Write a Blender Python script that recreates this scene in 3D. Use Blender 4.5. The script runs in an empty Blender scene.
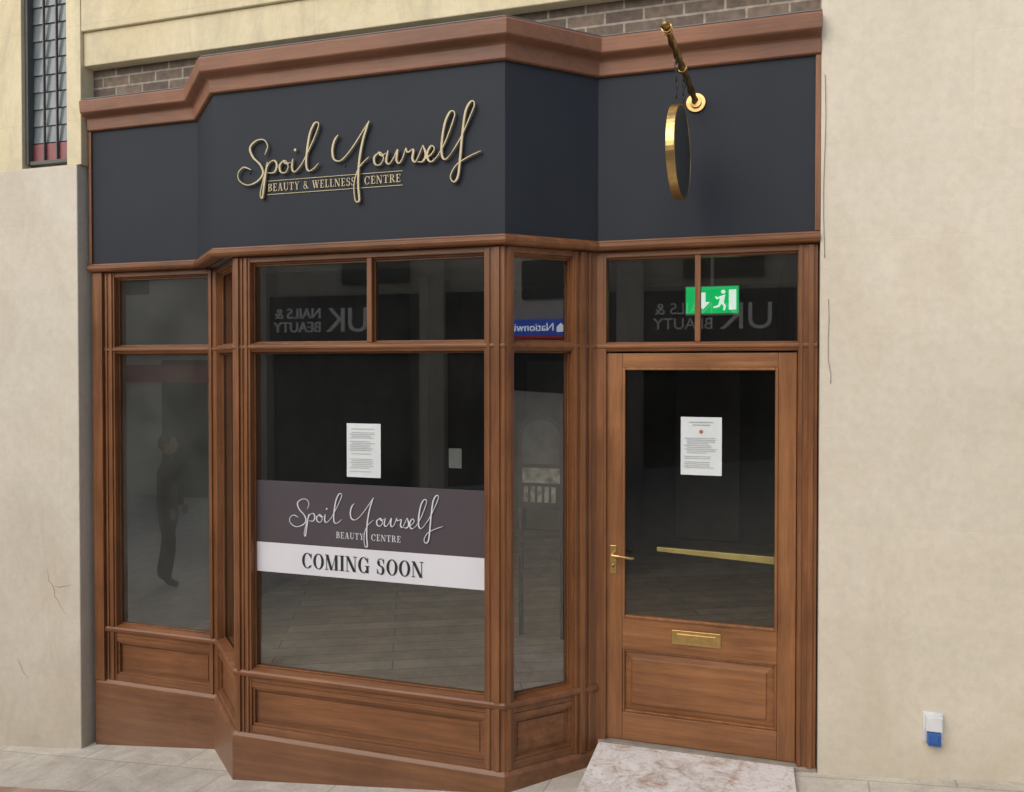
import bpy, bmesh, math, random
from mathutils import Vector, Matrix
random.seed(7)
ZO = 2.03
R = math.radians
scene = bpy.context.scene
COL = scene.collection

# ------------------------------------------------------------ materials
def nn(nt, t, **kw):
    n = nt.nodes.new(t)
    for k, v in kw.items():
        setattr(n, k, v)
    return n
def base_mat(name):
    m = bpy.data.materials.new(name); m.use_nodes = True
    nt = m.node_tree; b = nt.nodes["Principled BSDF"]
    tc = nn(nt, 'ShaderNodeTexCoord')
    return m, nt, b, tc
def mapping(nt, tc, scale=(1,1,1), rot=(0,0,0), loc=(0,0,0)):
    mp = nn(nt, 'ShaderNodeMapping')
    mp.inputs['Scale'].default_value = scale; mp.inputs['Rotation'].default_value = rot
    mp.inputs['Location'].default_value = loc
    nt.links.new(tc.outputs['Object'], mp.inputs['Vector']); return mp
def noise(nt, vec, scale, detail=4, rough=.55, dist=0):
    n = nn(nt, 'ShaderNodeTexNoise')
    n.inputs['Scale'].default_value = scale; n.inputs['Detail'].default_value = detail
    n.inputs['Roughness'].default_value = rough; n.inputs['Distortion'].default_value = dist
    nt.links.new(vec, n.inputs['Vector']); return n
def ramp(nt, fac, stops):
    r = nn(nt, 'ShaderNodeValToRGB'); cr = r.color_ramp
    while len(cr.elements) < len(stops): cr.elements.new(.5)
    for e, (p, c) in zip(cr.elements, stops):
        e.position = p; e.color = (*c, 1) if len(c) == 3 else c
    nt.links.new(fac, r.inputs['Fac']); return r
def mix(nt, fac, a, b, mode='MIX'):
    m = nn(nt, 'ShaderNodeMix', data_type='RGBA', blend_type=mode)
    for s, v in ((0, fac), (6, a), (7, b)):
        if hasattr(v, 'is_linked') or hasattr(v, 'links'): nt.links.new(v, m.inputs[s])
        elif s == 0: m.inputs[0].default_value = v
        else: m.inputs[s].default_value = (*v, 1)
    return m.outputs[2]
def bump(nt, b, h, strength, dist=.01):
    bp = nn(nt, 'ShaderNodeBump'); bp.inputs['Strength'].default_value = strength
    bp.inputs['Distance'].default_value = dist
    nt.links.new(h, bp.inputs['Height']); nt.links.new(bp.outputs['Normal'], b.inputs['Normal'])

def simple(name, c1, c2=None, scale=12, rough=.5, metal=0, bmp=.0, stretch=(1,1,1), emis=None, spec=.5):
    m, nt, b, tc = base_mat(name)
    c2 = c2 or tuple(x*.8 for x in c1)
    mp = mapping(nt, tc, stretch)
    n = noise(nt, mp.outputs[0], scale)
    r = ramp(nt, n.outputs['Fac'], [(.3, c2), (.7, c1)])
    nt.links.new(r.outputs[0], b.inputs['Base Color'])
    b.inputs['Roughness'].default_value = rough; b.inputs['Metallic'].default_value = metal
    b.inputs['Specular IOR Level'].default_value = spec
    if bmp: bump(nt, b, n.outputs['Fac'], bmp, .004)
    if emis:
        b.inputs['Emission Color'].default_value = (*emis[0], 1); b.inputs['Emission Strength'].default_value = emis[1]
    return m

def wood(name, dark, light, axis, rough=.36):
    m, nt, b, tc = base_mat(name)
    sc = {'v': (26,26,1.3), 'h': (1.3,26,26)}[axis]
    mp = mapping(nt, tc, sc)
    n1 = noise(nt, mp.outputs[0], 1.0, 5, .6, .6)
    n2 = noise(nt, mp.outputs[0], 5.0, 3, .7)
    mp2 = mapping(nt, tc, (1.3,1.3,1.3))
    n3 = noise(nt, mp2.outputs[0], 1.6, 5)
    r = ramp(nt, n1.outputs['Fac'], [(.28, dark), (.52, tuple((a+c)/2 for a, c in zip(dark, light))), (.72, light)])
    r2 = ramp(nt, n2.outputs['Fac'], [(.3, (.80,.78,.76)), (.65, (1.05,1.05,1.05))])
    c = mix(nt, 1, r.outputs[0], r2.outputs[0], 'MULTIPLY')
    r3 = ramp(nt, n3.outputs['Fac'], [(.3, (.74,.70,.68)), (.7, (1.24,1.22,1.18))])
    c = mix(nt, 1, c, r3.outputs[0], 'MULTIPLY')
    sx = nn(nt, 'ShaderNodeSeparateXYZ'); nt.links.new(tc.outputs['Object'], sx.inputs[0])
    mr = nn(nt, 'ShaderNodeMapRange'); mr.inputs[1].default_value = -.45; mr.inputs[2].default_value = .2
    mr.inputs[3].default_value = 1; mr.inputs[4].default_value = 0
    nt.links.new(sx.outputs[2], mr.inputs[0])
    ml = nn(nt, 'ShaderNodeMath', operation='MULTIPLY'); nt.links.new(mr.outputs[0], ml.inputs[0]); nt.links.new(n3.outputs['Fac'], ml.inputs[1])
    c = mix(nt, ml.outputs[0], c, (.19,.12,.08))
    nt.links.new(c, b.inputs['Base Color'])
    rr = nn(nt, 'ShaderNodeMapRange'); rr.inputs[3].default_value = rough-.12; rr.inputs[4].default_value = rough+.2
    nt.links.new(n3.outputs['Fac'], rr.inputs[0]); nt.links.new(rr.outputs[0], b.inputs['Roughness'])
    b.inputs['Specular IOR Level'].default_value = .5
    bump(nt, b, n2.outputs['Fac'], .12, .003)
    return m

def stone(name, c1, c2, joint, bw=1.05, rh=.52, stain=(.5,.42,.3), jstr=.35, ox=0., oz=0., stain_amt=.5, cheap=False):
    m, nt, b, tc = base_mat(name)
    sx = nn(nt, 'ShaderNodeSeparateXYZ'); nt.links.new(tc.outputs['Object'], sx.inputs[0])
    cb = nn(nt, 'ShaderNodeCombineXYZ')
    ax = nn(nt, 'ShaderNodeMath', operation='ADD'); ax.inputs[1].default_value = ox; nt.links.new(sx.outputs[0], ax.inputs[0])
    az = nn(nt, 'ShaderNodeMath', operation='ADD'); az.inputs[1].default_value = oz; nt.links.new(sx.outputs[2], az.inputs[0])
    nt.links.new(ax.outputs[0], cb.inputs[0]); nt.links.new(az.outputs[0], cb.inputs[1])
    bk = nn(nt, 'ShaderNodeTexBrick'); nt.links.new(cb.outputs[0], bk.inputs['Vector'])
    bk.inputs['Scale'].default_value = 1; bk.inputs['Brick Width'].default_value = bw
    bk.inputs['Row Height'].default_value = rh; bk.inputs['Mortar Size'].default_value = .0025
    bk.inputs['Mortar Smooth'].default_value = .6
    bk.inputs['Color1'].default_value = (.97,.97,.965,1); bk.inputs['Color2'].default_value = (1.015,1.01,1.0,1)
    bk.inputs['Mortar'].default_value = (1,1,1,1)
    mp = mapping(nt, tc, (1,1,1))
    n1 = noise(nt, mp.outputs[0], 1.0, 5, .6, .4)
    r1 = ramp(nt, n1.outputs['Fac'], [(.3, c2), (.65, c1)])
    c = mix(nt, 1, r1.outputs[0], bk.outputs['Color'], 'MULTIPLY')
    if not cheap:
        n2 = noise(nt, mp.outputs[0], 22, 5, .75)
        n3 = noise(nt, mapping(nt, tc, (1,1,.45)).outputs[0], 2.6, 8, .72, 1.0)
        n4 = noise(nt, mapping(nt, tc, (60,60,60)).outputs[0], 3, 2, .7)
        r2 = ramp(nt, n2.outputs['Fac'], [(.25, (.91,.905,.89)), (.6, (1.02,1.02,1.02))])
        c = mix(nt, 1, c, r2.outputs[0], 'MULTIPLY')
        r3 = ramp(nt, n3.outputs['Fac'], [(.48, (0,0,0)), (.78, (stain_amt,)*3)])
        c = mix(nt, r3.outputs[0], c, stain)
        r4 = ramp(nt, n3.outputs['Fac'], [(.25, (.35,.35,.35)), (.42, (0,0,0))])
        c = mix(nt, r4.outputs[0], c, (.80,.77,.70))
    jm = nn(nt, 'ShaderNodeMath', operation='MULTIPLY'); jm.inputs[1].default_value = jstr
    nt.links.new(bk.outputs['Fac'], jm.inputs[0])
    c = mix(nt, jm.outputs[0], c, joint)
    if not cheap:
        mr = nn(nt, 'ShaderNodeMapRange'); mr.inputs[1].default_value = -.45; mr.inputs[2].default_value = .30
        mr.inputs[3].default_value = .9; mr.inputs[4].default_value = 0
        nt.links.new(sx.outputs[2], mr.inputs[0])
        ml = nn(nt, 'ShaderNodeMath', operation='MULTIPLY'); nt.links.new(mr.outputs[0], ml.inputs[0]); nt.links.new(n3.outputs['Fac'], ml.inputs[1])
        c = mix(nt, ml.outputs[0], c, (.38,.33,.25))
        js = nn(nt, 'ShaderNodeMath', operation='MULTIPLY'); js.inputs[1].default_value = .35; nt.links.new(bk.outputs['Fac'], js.inputs[0])
        ad = nn(nt, 'ShaderNodeMath', operation='SUBTRACT'); nt.links.new(n2.outputs['Fac'], ad.inputs[0]); nt.links.new(js.outputs[0], ad.inputs[1])
        ad2 = nn(nt, 'ShaderNodeMath', operation='ADD'); nt.links.new(ad.outputs[0], ad2.inputs[0]); nt.links.new(n4.outputs['Fac'], ad2.inputs[1])
        bump(nt, b, ad2.outputs[0], .30, .004)
    nt.links.new(c, b.inputs['Base Color']); b.inputs['Roughness'].default_value = .9
    return m

def brickmat(name):
    m, nt, b, tc = base_mat(name)
    sx = nn(nt, 'ShaderNodeSeparateXYZ'); nt.links.new(tc.outputs['Object'], sx.inputs[0])
    cb = nn(nt, 'ShaderNodeCombineXYZ'); nt.links.new(sx.outputs[0], cb.inputs[0]); nt.links.new(sx.outputs[2], cb.inputs[1])
    bk = nn(nt, 'ShaderNodeTexBrick'); nt.links.new(cb.outputs[0], bk.inputs['Vector'])
    bk.inputs['Scale'].default_value = 1; bk.inputs['Brick Width'].default_value = .205
    bk.inputs['Row Height'].default_value = .066; bk.inputs['Mortar Size'].default_value = .006
    bk.inputs['Color1'].default_value = (.21,.165,.13,1); bk.inputs['Color2'].default_value = (.13,.10,.085,1)
    bk.inputs['Mortar'].default_value = (.36,.33,.28,1)
    n = noise(nt, tc.outputs['Object'], 25, 4)
    r = ramp(nt, n.outputs['Fac'], [(.3, (.7,.7,.7)), (.7, (1.2,1.15,1.1))])
    c = mix(nt, 1, bk.outputs['Color'], r.outputs[0], 'MULTIPLY')
    nt.links.new(c, b.inputs['Base Color']); b.inputs['Roughness'].default_value = .9
    ad = nn(nt, 'ShaderNodeMath', operation='SUBTRACT'); nt.links.new(n.outputs['Fac'], ad.inputs[0]); nt.links.new(bk.outputs['Fac'], ad.inputs[1])
    bump(nt, b, ad.outputs[0], .6, .008)
    return m

def slabs(name, c1, c2, mort, bw, rh, ms, rot, lo, hi, bstr=.3, rough=.8, spec=.5):
    m, nt, b, tc = base_mat(name)
    bk = nn(nt, 'ShaderNodeTexBrick'); mp = mapping(nt, tc, (1,1,1), (0,0,R(rot)), (.18,.02,0)); nt.links.new(mp.outputs[0], bk.inputs['Vector'])
    bk.inputs['Scale'].default_value = 1; bk.inputs['Brick Width'].default_value = bw
    bk.inputs['Row Height'].default_value = rh; bk.inputs['Mortar Size'].default_value = ms
    bk.inputs['Color1'].default_value = (*c1,1); bk.inputs['Color2'].default_value = (*c2,1)
    bk.inputs['Mortar'].default_value = (*mort,1)
    n = noise(nt, tc.outputs['Object'], 5, 6, .7, .5); n2 = noise(nt, tc.outputs['Object'], 70, 3, .7)
    r = ramp(nt, n.outputs['Fac'], [(.3, lo), (.62, hi)])
    r2 = ramp(nt, n2.outputs['Fac'], [(.3, (.86,.86,.86)), (.65, (1.05,1.05,1.05))])
    c = mix(nt, 1, bk.outputs['Color'], r.outputs[0], 'MULTIPLY'); c = mix(nt, 1, c, r2.outputs[0], 'MULTIPLY')
    nt.links.new(c, b.inputs['Base Color']); b.inputs['Roughness'].default_value = rough
    b.inputs['Specular IOR Level'].default_value = spec
    ad = nn(nt, 'ShaderNodeMath', operation='SUBTRACT'); nt.links.new(n2.outputs['Fac'], ad.inputs[0]); nt.links.new(bk.outputs['Fac'], ad.inputs[1])
    bump(nt, b, ad.outputs[0], bstr, .004)
    return m

def glassmat(name, film=.03, tint=(.91,.94,.92), refl=.09, film_col=(.5,.52,.5)):
    m = bpy.data.materials.new(name); m.use_nodes = True; nt = m.node_tree
    nt.nodes.remove(nt.nodes["Principled BSDF"]); out = nt.nodes["Material Output"]
    tc = nn(nt, 'ShaderNodeTexCoord')
    tr = nn(nt, 'ShaderNodeBsdfTransparent'); tr.inputs[0].default_value = (*tint, 1)
    gl = nn(nt, 'ShaderNodeBsdfGlossy'); gl.inputs['Roughness'].default_value = .0
    df = nn(nt, 'ShaderNodeBsdfDiffuse'); df.inputs[0].default_value = (*film_col, 1)
    n = noise(nt, tc.outputs['Object'], 2.2, 5, .65)
    mr = nn(nt, 'ShaderNodeMapRange'); mr.inputs[1].default_value = .3; mr.inputs[2].default_value = .7
    mr.inputs[3].default_value = film*.5; mr.inputs[4].default_value = film*1.5
    nt.links.new(n.outputs['Fac'], mr.inputs[0])
    m1 = nn(nt, 'ShaderNodeMixShader'); nt.links.new(mr.outputs[0], m1.inputs[0]); nt.links.new(tr.outputs[0], m1.inputs[1]); nt.links.new(df.outputs[0], m1.inputs[2])
    lw = nn(nt, 'ShaderNodeLayerWeight'); lw.inputs['Blend'].default_value = .5
    pw = nn(nt, 'ShaderNodeMath', operation='POWER'); pw.inputs[1].default_value = 4; nt.links.new(lw.outputs['Facing'], pw.inputs[0])
    ma = nn(nt, 'ShaderNodeMath', operation='MULTIPLY_ADD'); ma.inputs[1].default_value = .85; ma.inputs[2].default_value = refl
    nt.links.new(pw.outputs[0], ma.inputs[0])
    m2 = nn(nt, 'ShaderNodeMixShader'); nt.links.new(ma.outputs[0], m2.inputs[0]); nt.links.new(m1.outputs[0], m2.inputs[1]); nt.links.new(gl.outputs[0], m2.inputs[2])
    nt.links.new(m2.outputs[0], out.inputs['Surface'])
    return m

wd_, wl_ = (.148,.058,.021), (.292,.126,.049)
WV = wood('wood_vertical_grain', wd_, wl_, 'v')
WH = wood('wood_horizontal_grain', wd_, wl_, 'h')
DV = wood('door_wood_vertical', (.215,.090,.032), (.375,.172,.068), 'v')
DH = wood('door_wood_horizontal', (.215,.090,.032), (.375,.172,.068), 'h')
CO = wood('cornice_wood', (.215,.098,.054), (.275,.130,.075), 'h', .5)
FASC = simple('fascia_navy_paint', (.0235,.0290,.0385), (.0200,.0250,.0335), 2.6, .68, 0, .03, (1.4,1.4,.8), spec=.32)
STR = stone('stone_right', (.72,.665,.55), (.635,.58,.47), (.46,.40,.30), 1.3, .46, ox=.3, oz=.12, jstr=.13, stain=(.56,.47,.34), stain_amt=.48)
STL = stone('stone_left', (.72,.675,.57), (.62,.57,.47), (.46,.40,.30), .85, .42, jstr=.16, stain=(.53,.45,.33), stain_amt=.55)
STY = stone('stone_upper_cream', (.78,.70,.48), (.68,.59,.38), (.35,.29,.19), 1.6, .60, jstr=.25, stain=(.40,.35,.25), stain_amt=.7)
BRK = brickmat('old_brick')
PAV = slabs('paving_slabs', (.58,.55,.48), (.64,.61,.54), (.40,.37,.31), .75, .45, .004, 4, (.74,.71,.66), (1.06,1.05,1.03))
PAVR = slabs('red_paviours', (.42,.27,.21), (.50,.34,.27), (.30,.26,.21), .21, .105, .004, 4, (.74,.72,.7), (1.06,1.05,1.03))
BRASS = simple('brass', (.72,.49,.20), (.52,.34,.13), 40, .32, 1, .03)
BRASSD = simple('aged_brass', (.40,.27,.11), (.26,.17,.07), 30, .38, 1, .03)
GOLD = simple('gold_lettering', (.52,.45,.29), (.42,.36,.22), 8, .5, .25)
WHITE = simple('white_vinyl', (.76,.76,.80), (.72,.72,.76), 3, .4)
PAPER = simple('paper', (.74,.78,.78), (.66,.71,.71), 5, .7)
INK = simple('ink', (.10,.11,.12), None, 10, .8)
INK2 = simple('faded_ink', (.46,.48,.49), None, 10, .8)
PURP = simple('plum_vinyl', (.080,.067,.075), (.068,.056,.064), 2, .45)
BLACKV = simple('black_vinyl', (.03,.03,.035), None, 5, .4)
GLS = glassmat('window_glass', .016, refl=.14)
GLL = glassmat('milky_glass', .09, film_col=(.46,.48,.43), refl=.165)  # left pane: stronger pale diffuse film mixed in, making it greyer
GLD = glassmat('door_glass', .006, refl=.06)
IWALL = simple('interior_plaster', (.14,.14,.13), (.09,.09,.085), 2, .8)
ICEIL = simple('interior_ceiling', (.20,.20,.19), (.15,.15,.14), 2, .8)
IFLO = slabs('interior_floor_boards', (.34,.27,.20), (.46,.38,.30), (.16,.12,.09), 1.6, .16, .004, -24, (.7,.7,.7), (1.1,1.08,1.05), .1, .45)
WPLA = simple('white_plastic', (.78,.80,.82), None, 8, .35)
LIT = simple('lit_letters', (.8,.8,.8), None, 8, .35, emis=((.9,.95,1), 2.4))
BPLA = simple('blue_plastic', (.04,.13,.42), None, 8, .35)
DARKM = simple('dark_metal', (.03,.03,.032), None, 20, .45, .3)
CABLE = simple('cable_rubber', (.24,.20,.15), None, 20, .6)
MORT = simple('sign_face_navy', (.05,.055,.062), None, 6, .4)

# ------------------------------------------------------------ mesh builder
def empty(name, loc=(0,0,0)):
    e = bpy.data.objects.new(name, None); COL.objects.link(e); e.location = loc; return e
class B:
    def __init__(s, name, mat, parent=None, bevel=0, smooth=False):
        s.n, s.m, s.p, s.bv, s.sm = name, mat, parent, bevel, smooth; s.v = []; s.f = []
    def add(s, vs, fs):
        o = len(s.v); s.v += [(x, y, z+ZO) for x, y, z in vs]; s.f += [[i+o for i in f] for f in fs]
    def box(s, x0,x1,y0,y1,z0,z1):
        s.add([(x0,y0,z0),(x1,y0,z0),(x1,y1,z0),(x0,y1,z0),(x0,y0,z1),(x1,y0,z1),(x1,y1,z1),(x0,y1,z1)],
              [(0,3,2,1),(4,5,6,7),(0,1,5,4),(1,2,6,5),(2,3,7,6),(3,0,4,7)])
    def lbox(s, seg, s0,s1,n0,n1,z0,z1):
        pts = [seg.p(s0,n1), seg.p(s1,n1), seg.p(s1,n0), seg.p(s0,n0)]
        s.prism(pts, z0, z1)
    def prism(s, pts, z0, z1):
        k = len(pts)
        s.add([(x,y,z0) for x,y in pts]+[(x,y,z1) for x,y in pts],
              [list(range(k))[::-1], list(range(k,2*k))]+[(i,(i+1)%k,(i+1)%k+k,i+k) for i in range(k)])
    def sweep(s, path, prof):
        k = len(prof); vs = []
        for i in range(len(path)):
            m = mit(path, i)
            for n, z in prof: vs.append((path[i][0]+m[0]*n, path[i][1]+m[1]*n, z))
        fs = []
        for i in range(len(path)-1):
            for j in range(k):
                a, b = i*k+j, i*k+(j+1)%k
                fs.append((a, b, b+k, a+k))
        fs.append(list(range(k))[::-1]); fs.append([len(vs)-k+j for j in range(k)])
        s.add(vs, fs)
    def raised(s, seg, s0,s1,z0,z1,nb,nt,w):
        o = [(s0,z0),(s1,z0),(s1,z1),(s0,z1)]; i = [(s0+w,z0+w),(s1-w,z0+w),(s1-w,z1-w),(s0+w,z1-w)]
        i2 = [(a+ (1 if a<(s0+s1)/2 else -1)*.003, b) for a, b in i]
        vs = []
        for lst, n in ((o,nb),(i,nt-.006),(i2,nt)):
            for a, z in lst: x, y = seg.p(a, n); vs.append((x,y,z))
        fs = [(0,1,5,4),(1,2,6,5),(2,3,7,6),(3,0,4,7),(4,5,9,8),(5,6,10,9),(6,7,11,10),(7,4,8,11),(8,9,10,11)]
        s.add(vs, fs)
    def done(s):
        me = bpy.data.meshes.new(s.n); me.from_pydata(s.v, [], s.f); me.validate()
        bm = bmesh.new(); bm.from_mesh(me); bmesh.ops.recalc_face_normals(bm, faces=bm.faces); bm.to_mesh(me); bm.free()
        ob = bpy.data.objects.new(s.n, me); COL.objects.link(ob); me.materials.append(s.m)
        if s.p: ob.parent = s.p
        if s.bv:
            md = ob.modifiers.new('b', 'BEVEL'); md.width = s.bv; md.segments = 2; md.limit_method = 'ANGLE'; md.angle_limit = R(35)
        if s.sm:
            for p in me.polygons: p.use_smooth = True
        return ob
def segn(a, b):
    d = (b[0]-a[0], b[1]-a[1]); l = math.hypot(*d); d = (d[0]/l, d[1]/l); return d, (d[1], -d[0]), l
def mit(path, i):
    if i == 0: return segn(path[0], path[1])[1]
    if i == len(path)-1: return segn(path[-2], path[-1])[1]
    n1 = segn(path[i-1], path[i])[1]; n2 = segn(path[i], path[i+1])[1]
    k = 1+n1[0]*n2[0]+n1[1]*n2[1]
    return ((n1[0]+n2[0])/k, (n1[1]+n2[1])/k)
class Seg:
    def __init__(s, a, b): s.a = a; s.d, s.nv, s.L = segn(a, b)
    def p(s, t, n): return (s.a[0]+s.d[0]*t+s.nv[0]*n, s.a[1]+s.d[1]*t+s.nv[1]*n)
def corner(bld, path, i, a, b, no, ni, z0, z1):
    d1, n1, _ = segn(path[i-1], path[i]); d2, n2, _ = segn(path[i], path[i+1]); m = mit(path, i); P = path[i]
    pt = lambda dx, dy, v, n: (P[0]+dx+v[0]*n, P[1]+dy+v[1]*n)
    bld.prism([pt(-d1[0]*a,-d1[1]*a,n1,no), pt(0,0,m,no), pt(d2[0]*b,d2[1]*b,n2,no),
               pt(d2[0]*b,d2[1]*b,n2,ni), pt(0,0,m,ni), pt(-d1[0]*a,-d1[1]*a,n1,ni)], z0, z1)

def tube(bld, pts, r, k=10, mod=None):
    vs = []; fs = []
    n = len(pts)
    for i, p in enumerate(pts):
        p = Vector(p); a = Vector(pts[max(i-1,0)]); b = Vector(pts[min(i+1,n-1)])
        t = (b-a).normalized(); u = t.cross(Vector((0,0,1)) if abs(t.z)<.9 else Vector((1,0,0))).normalized(); w = t.cross(u)
        for j in range(k):
            th = 2*math.pi*j/k; rr = (r[i] if isinstance(r, list) else r)*(mod(i,th) if mod else 1)
            q = p+u*math.cos(th)*rr+w*math.sin(th)*rr; vs.append(tuple(q))
    for i in range(n-1):
        for j in range(k): fs.append((i*k+j, i*k+(j+1)%k, (i+1)*k+(j+1)%k, (i+1)*k+j))
    fs.append(list(range(k))[::-1]); fs.append([(n-1)*k+j for j in range(k)])
    bld.add(vs, fs)

# ------------------------------------------------------------ ground
def gz(x, y): return -2.038 + .108*max(-10,min(10,x)) - .05*max(-9,min(5,y))
g = B('pavement', PAV)
xs = [-200,-10,10,200]; ys = [-200,-9,5,200]
g.add([(x,y,gz(x,y)) for y in ys for x in xs], [(j*4+i, j*4+i+1, j*4+i+5, j*4+i+4) for j in range(3) for i in range(3)])
g.done()
g = B('red_paving', PAVR)
g.add([(x,y,gz(x,y)+.004) for x, y in ((-9.8,-1.9),(-3.45,-1.9),(-3.45,-.60),(-9.8,-.60))], [(0,1,2,3)]); g.done()

# ------------------------------------------------------------ stone building around the shop
bd = empty('stone_building')
w = B('wall_right', STR, bd); w.box(.348, 9, -.012, .45, -3, 5); w.done()
w = B('wall_left_lower', STL, bd, .006); w.box(-10, -4.095, -.070, .45, -4, 1.285); w.done()
w = B('wall_left_upper', STY, bd, .004)
w.box(-10, -4.56, -.055, .45, 1.286, 5); w.box(-4.19, -4.075, -.055, .45, 1.286, 5); w.box(-4.56,-4.19,-.055,.45,2.75,5)
w.box(-4.56, -4.19, .02, .45, 1.286, 1.32)
w.done()
w = B('brick_band', BRK, bd); w.box(-4.075, .348, .05, .45, 1.45, 1.95); w.done()
w = B('lintel', STY, bd, .006)
w.box(-4.075, .348, -.030, .45, 1.915, 2.13); w.box(-4.075, .348, -.050, .45, 2.131, 5); w.done()
lw_ = B('louvre_window_frame', simple('grey_frame_paint', (.10,.10,.095), None, 9, .5), bd, .002)
lw_.box(-4.56,-4.535,-.03,.03,1.32,2.75); lw_.box(-4.215,-4.19,-.03,.03,1.32,2.75); lw_.box(-4.535,-4.215,-.02,.03,1.32,1.345)
lw_.box(-4.432,-4.424,-.010,.008,1.345,2.75); lw_.box(-4.326,-4.318,-.010,.008,1.345,2.75)
lw_.done()
ls = B('louvre_slats', simple('louvre_glass', (.22,.25,.25), (.15,.18,.19), 5, .12), bd)
z = 1.47
while z < 2.7:
    ls.add([(-4.535,.012,z),(-4.215,.012,z),(-4.215,.022,z+.114),(-4.535,.022,z+.114),(-4.535,.017,z),(-4.215,.017,z),(-4.215,.027,z+.114),(-4.535,.027,z+.114)],
           [(0,1,2,3),(4,7,6,5),(0,4,5,1),(2,6,7,3),(1,5,6,2),(0,3,7,4)]); z += .112
ls.done()
lb = B('louvre_backing', simple('dark_backing', (.05,.05,.055)), bd); lb.box(-4.56,-4.19,.06,.08,1.33,2.75); lb.done()
lr = B('louvre_red_panel', simple('red_panel', (.30,.08,.085), (.18,.06,.06), 8, .4), bd); lr.box(-4.535,-4.215,.009,.02,1.346,1.462); lr.done()
ck = B('wall_cracks', simple('crack_shadow', (.30,.25,.18), None, 30, .9), bd)
rc = random.Random(4)
def crack(x, z, y, n, dx, dz):
    pts = []
    for k in range(n):
        pts.append((x, y, z)); x += dx+rc.uniform(-.014,.014); z += dz+rc.uniform(-.01,.01)
    tube(ck, pts, [.0010+.0011*math.sin(math.pi*k/(n-1)) for k in range(n)], 5)
crack(-4.36, -1.33, -.070, 14, .010, -.020); crack(-4.30, -1.44, -.070, 7, .016, .004)
crack(-4.62, -1.95, -.070, 9, .012, -.012)
ck.done()

# ------------------------------------------------------------ shopfront
sf = empty('shopfront')
FP = [(-4.06,0),(-3.235,0),(-2.834,-.37),(-1.14,-.37),(-.742,0),(.346,0)]
f = B('fascia', FASC, sf); f.sweep(FP, [(-.04,.63),(0,.63),(0,1.505),(-.04,1.505)]); f.done()
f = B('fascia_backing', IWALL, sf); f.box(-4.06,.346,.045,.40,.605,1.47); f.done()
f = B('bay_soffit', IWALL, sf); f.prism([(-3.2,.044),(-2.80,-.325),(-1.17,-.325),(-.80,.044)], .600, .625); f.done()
c = B('cornice', CO, sf, .0025)
c.sweep(FP, [(-.05,1.502),(.014,1.502),(.022,1.508),(.026,1.574),(.034,1.582),(.058,1.592),(.074,1.600),(.080,1.606),(.086,1.672),(.080,1.682),(-.05,1.70)])
c.done()
c = B('cornice_lead_top', simple('lead', (.18,.18,.18)), sf)
c.sweep(FP, [(-.36,1.695),(.07,1.689),(.07,1.694),(-.36,1.72)]); c.done()
c = B('fascia_moulding', WH, sf, .0015)
c.sweep(FP, [(-.04,.598),(.012,.598),(.022,.604),(.030,.618),(.030,.634),(.014,.642),(.010,.650),(-.04,.650)]); c.done()
e = B('fascia_end_strips', WV, sf, .002)
e.box(.322,.347,-.014,.0,.652,1.50); e.box(-4.06,-4.04,-.012,0,.652,1.50); e.done()

WP = [(-4.05,.02),(-3.13,.02),(-2.725,-.352),(-1.15,-.352),(-.75,.02),(.34,.02)]
WPb = WP[:5]
segs = [Seg(WP[i], WP[i+1]) for i in range(5)]
S1,S2,S3,S4,S5 = segs
GB = -1.685; TB0, TB1 = .072, .120; HT = .565
h = B('window_rails', WH, sf, .003)
h.sweep(WP, [(-.09,HT),(-.004,HT),(-.004,.597),(-.09,.597)])
h.sweep(WP, [(-.088,HT-.010),(-.026,HT-.010),(-.018,HT-.001),(-.088,HT-.001)])
h.sweep(WP, [(-.09,TB0),(-.012,TB0),(-.002,TB0+.014),(.006,TB0+.020),(.006,TB1-.014),(-.012,TB1),(-.09,TB1)])
h.sweep(WPb, [(-.09,GB-.075),(-.004,GB-.075),(-.004,GB-.050),(.010,GB-.042),(.014,GB-.034),(.014,GB-.020),(.006,GB-.010),(-.03,GB),(-.09,GB)])
h.sweep(WPb, [(-.09,GB-.105),(-.0035,GB-.105),(-.0035,GB-.077),(-.09,GB-.077)])
h.sweep(WPb, [(-.09,-2.045),(-.0035,-2.045),(-.0035,-2.005),(-.09,-2.005)])
h.done()
pl = B('plinth', WH, sf, .003)
pl.sweep(WPb, [(-.09,-2.9),(.018,-2.9),(.018,-2.062),(.010,-2.052),(.004,-2.043),(-.09,-2.043)]); pl.done()
pz0, pz1 = -2.005, GB-.105
po = B('window_posts', WV, sf, .004)
A1, A3 = .155, .105
po.lbox(S1, 0, .075, -.09, .02, -2.045, .597)
po.lbox(S1, .078, A1, -.09, .0, -2.045, .596)
corner(po, WP, 1, .050, .03, 0, -.09, -2.045, .596)
corner(po, WP, 2, .03, A3, .0, -.09, -2.045, .596)
corner(po, WP, 3, .105, .055, .0, -.09, -2.045, .596)
corner(po, WP, 4, .150, .035, .0, -.09, -2.045, .596)
po.lbox(S5, 1.0, 1.09, -.09, .0, -2.2, .596)
def strip(seg, s0, s1, n1=.012, z0=GB, z1=HT): po.lbox(seg, s0, s1, -.001, n1, z0, z1)
for a, b2, n1 in ((.020,.040,.013),(.052,.062,.007),(.078,.092,.009)): strip(S3, a, b2, n1, -2.04, .59)
L3 = S3.L
for a, b2, n1 in ((L3-.088,L3-.074,.007),(L3-.050,L3-.022,.012)): strip(S3, a, b2, n1, -2.04, .59)
L4 = S4.L
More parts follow.
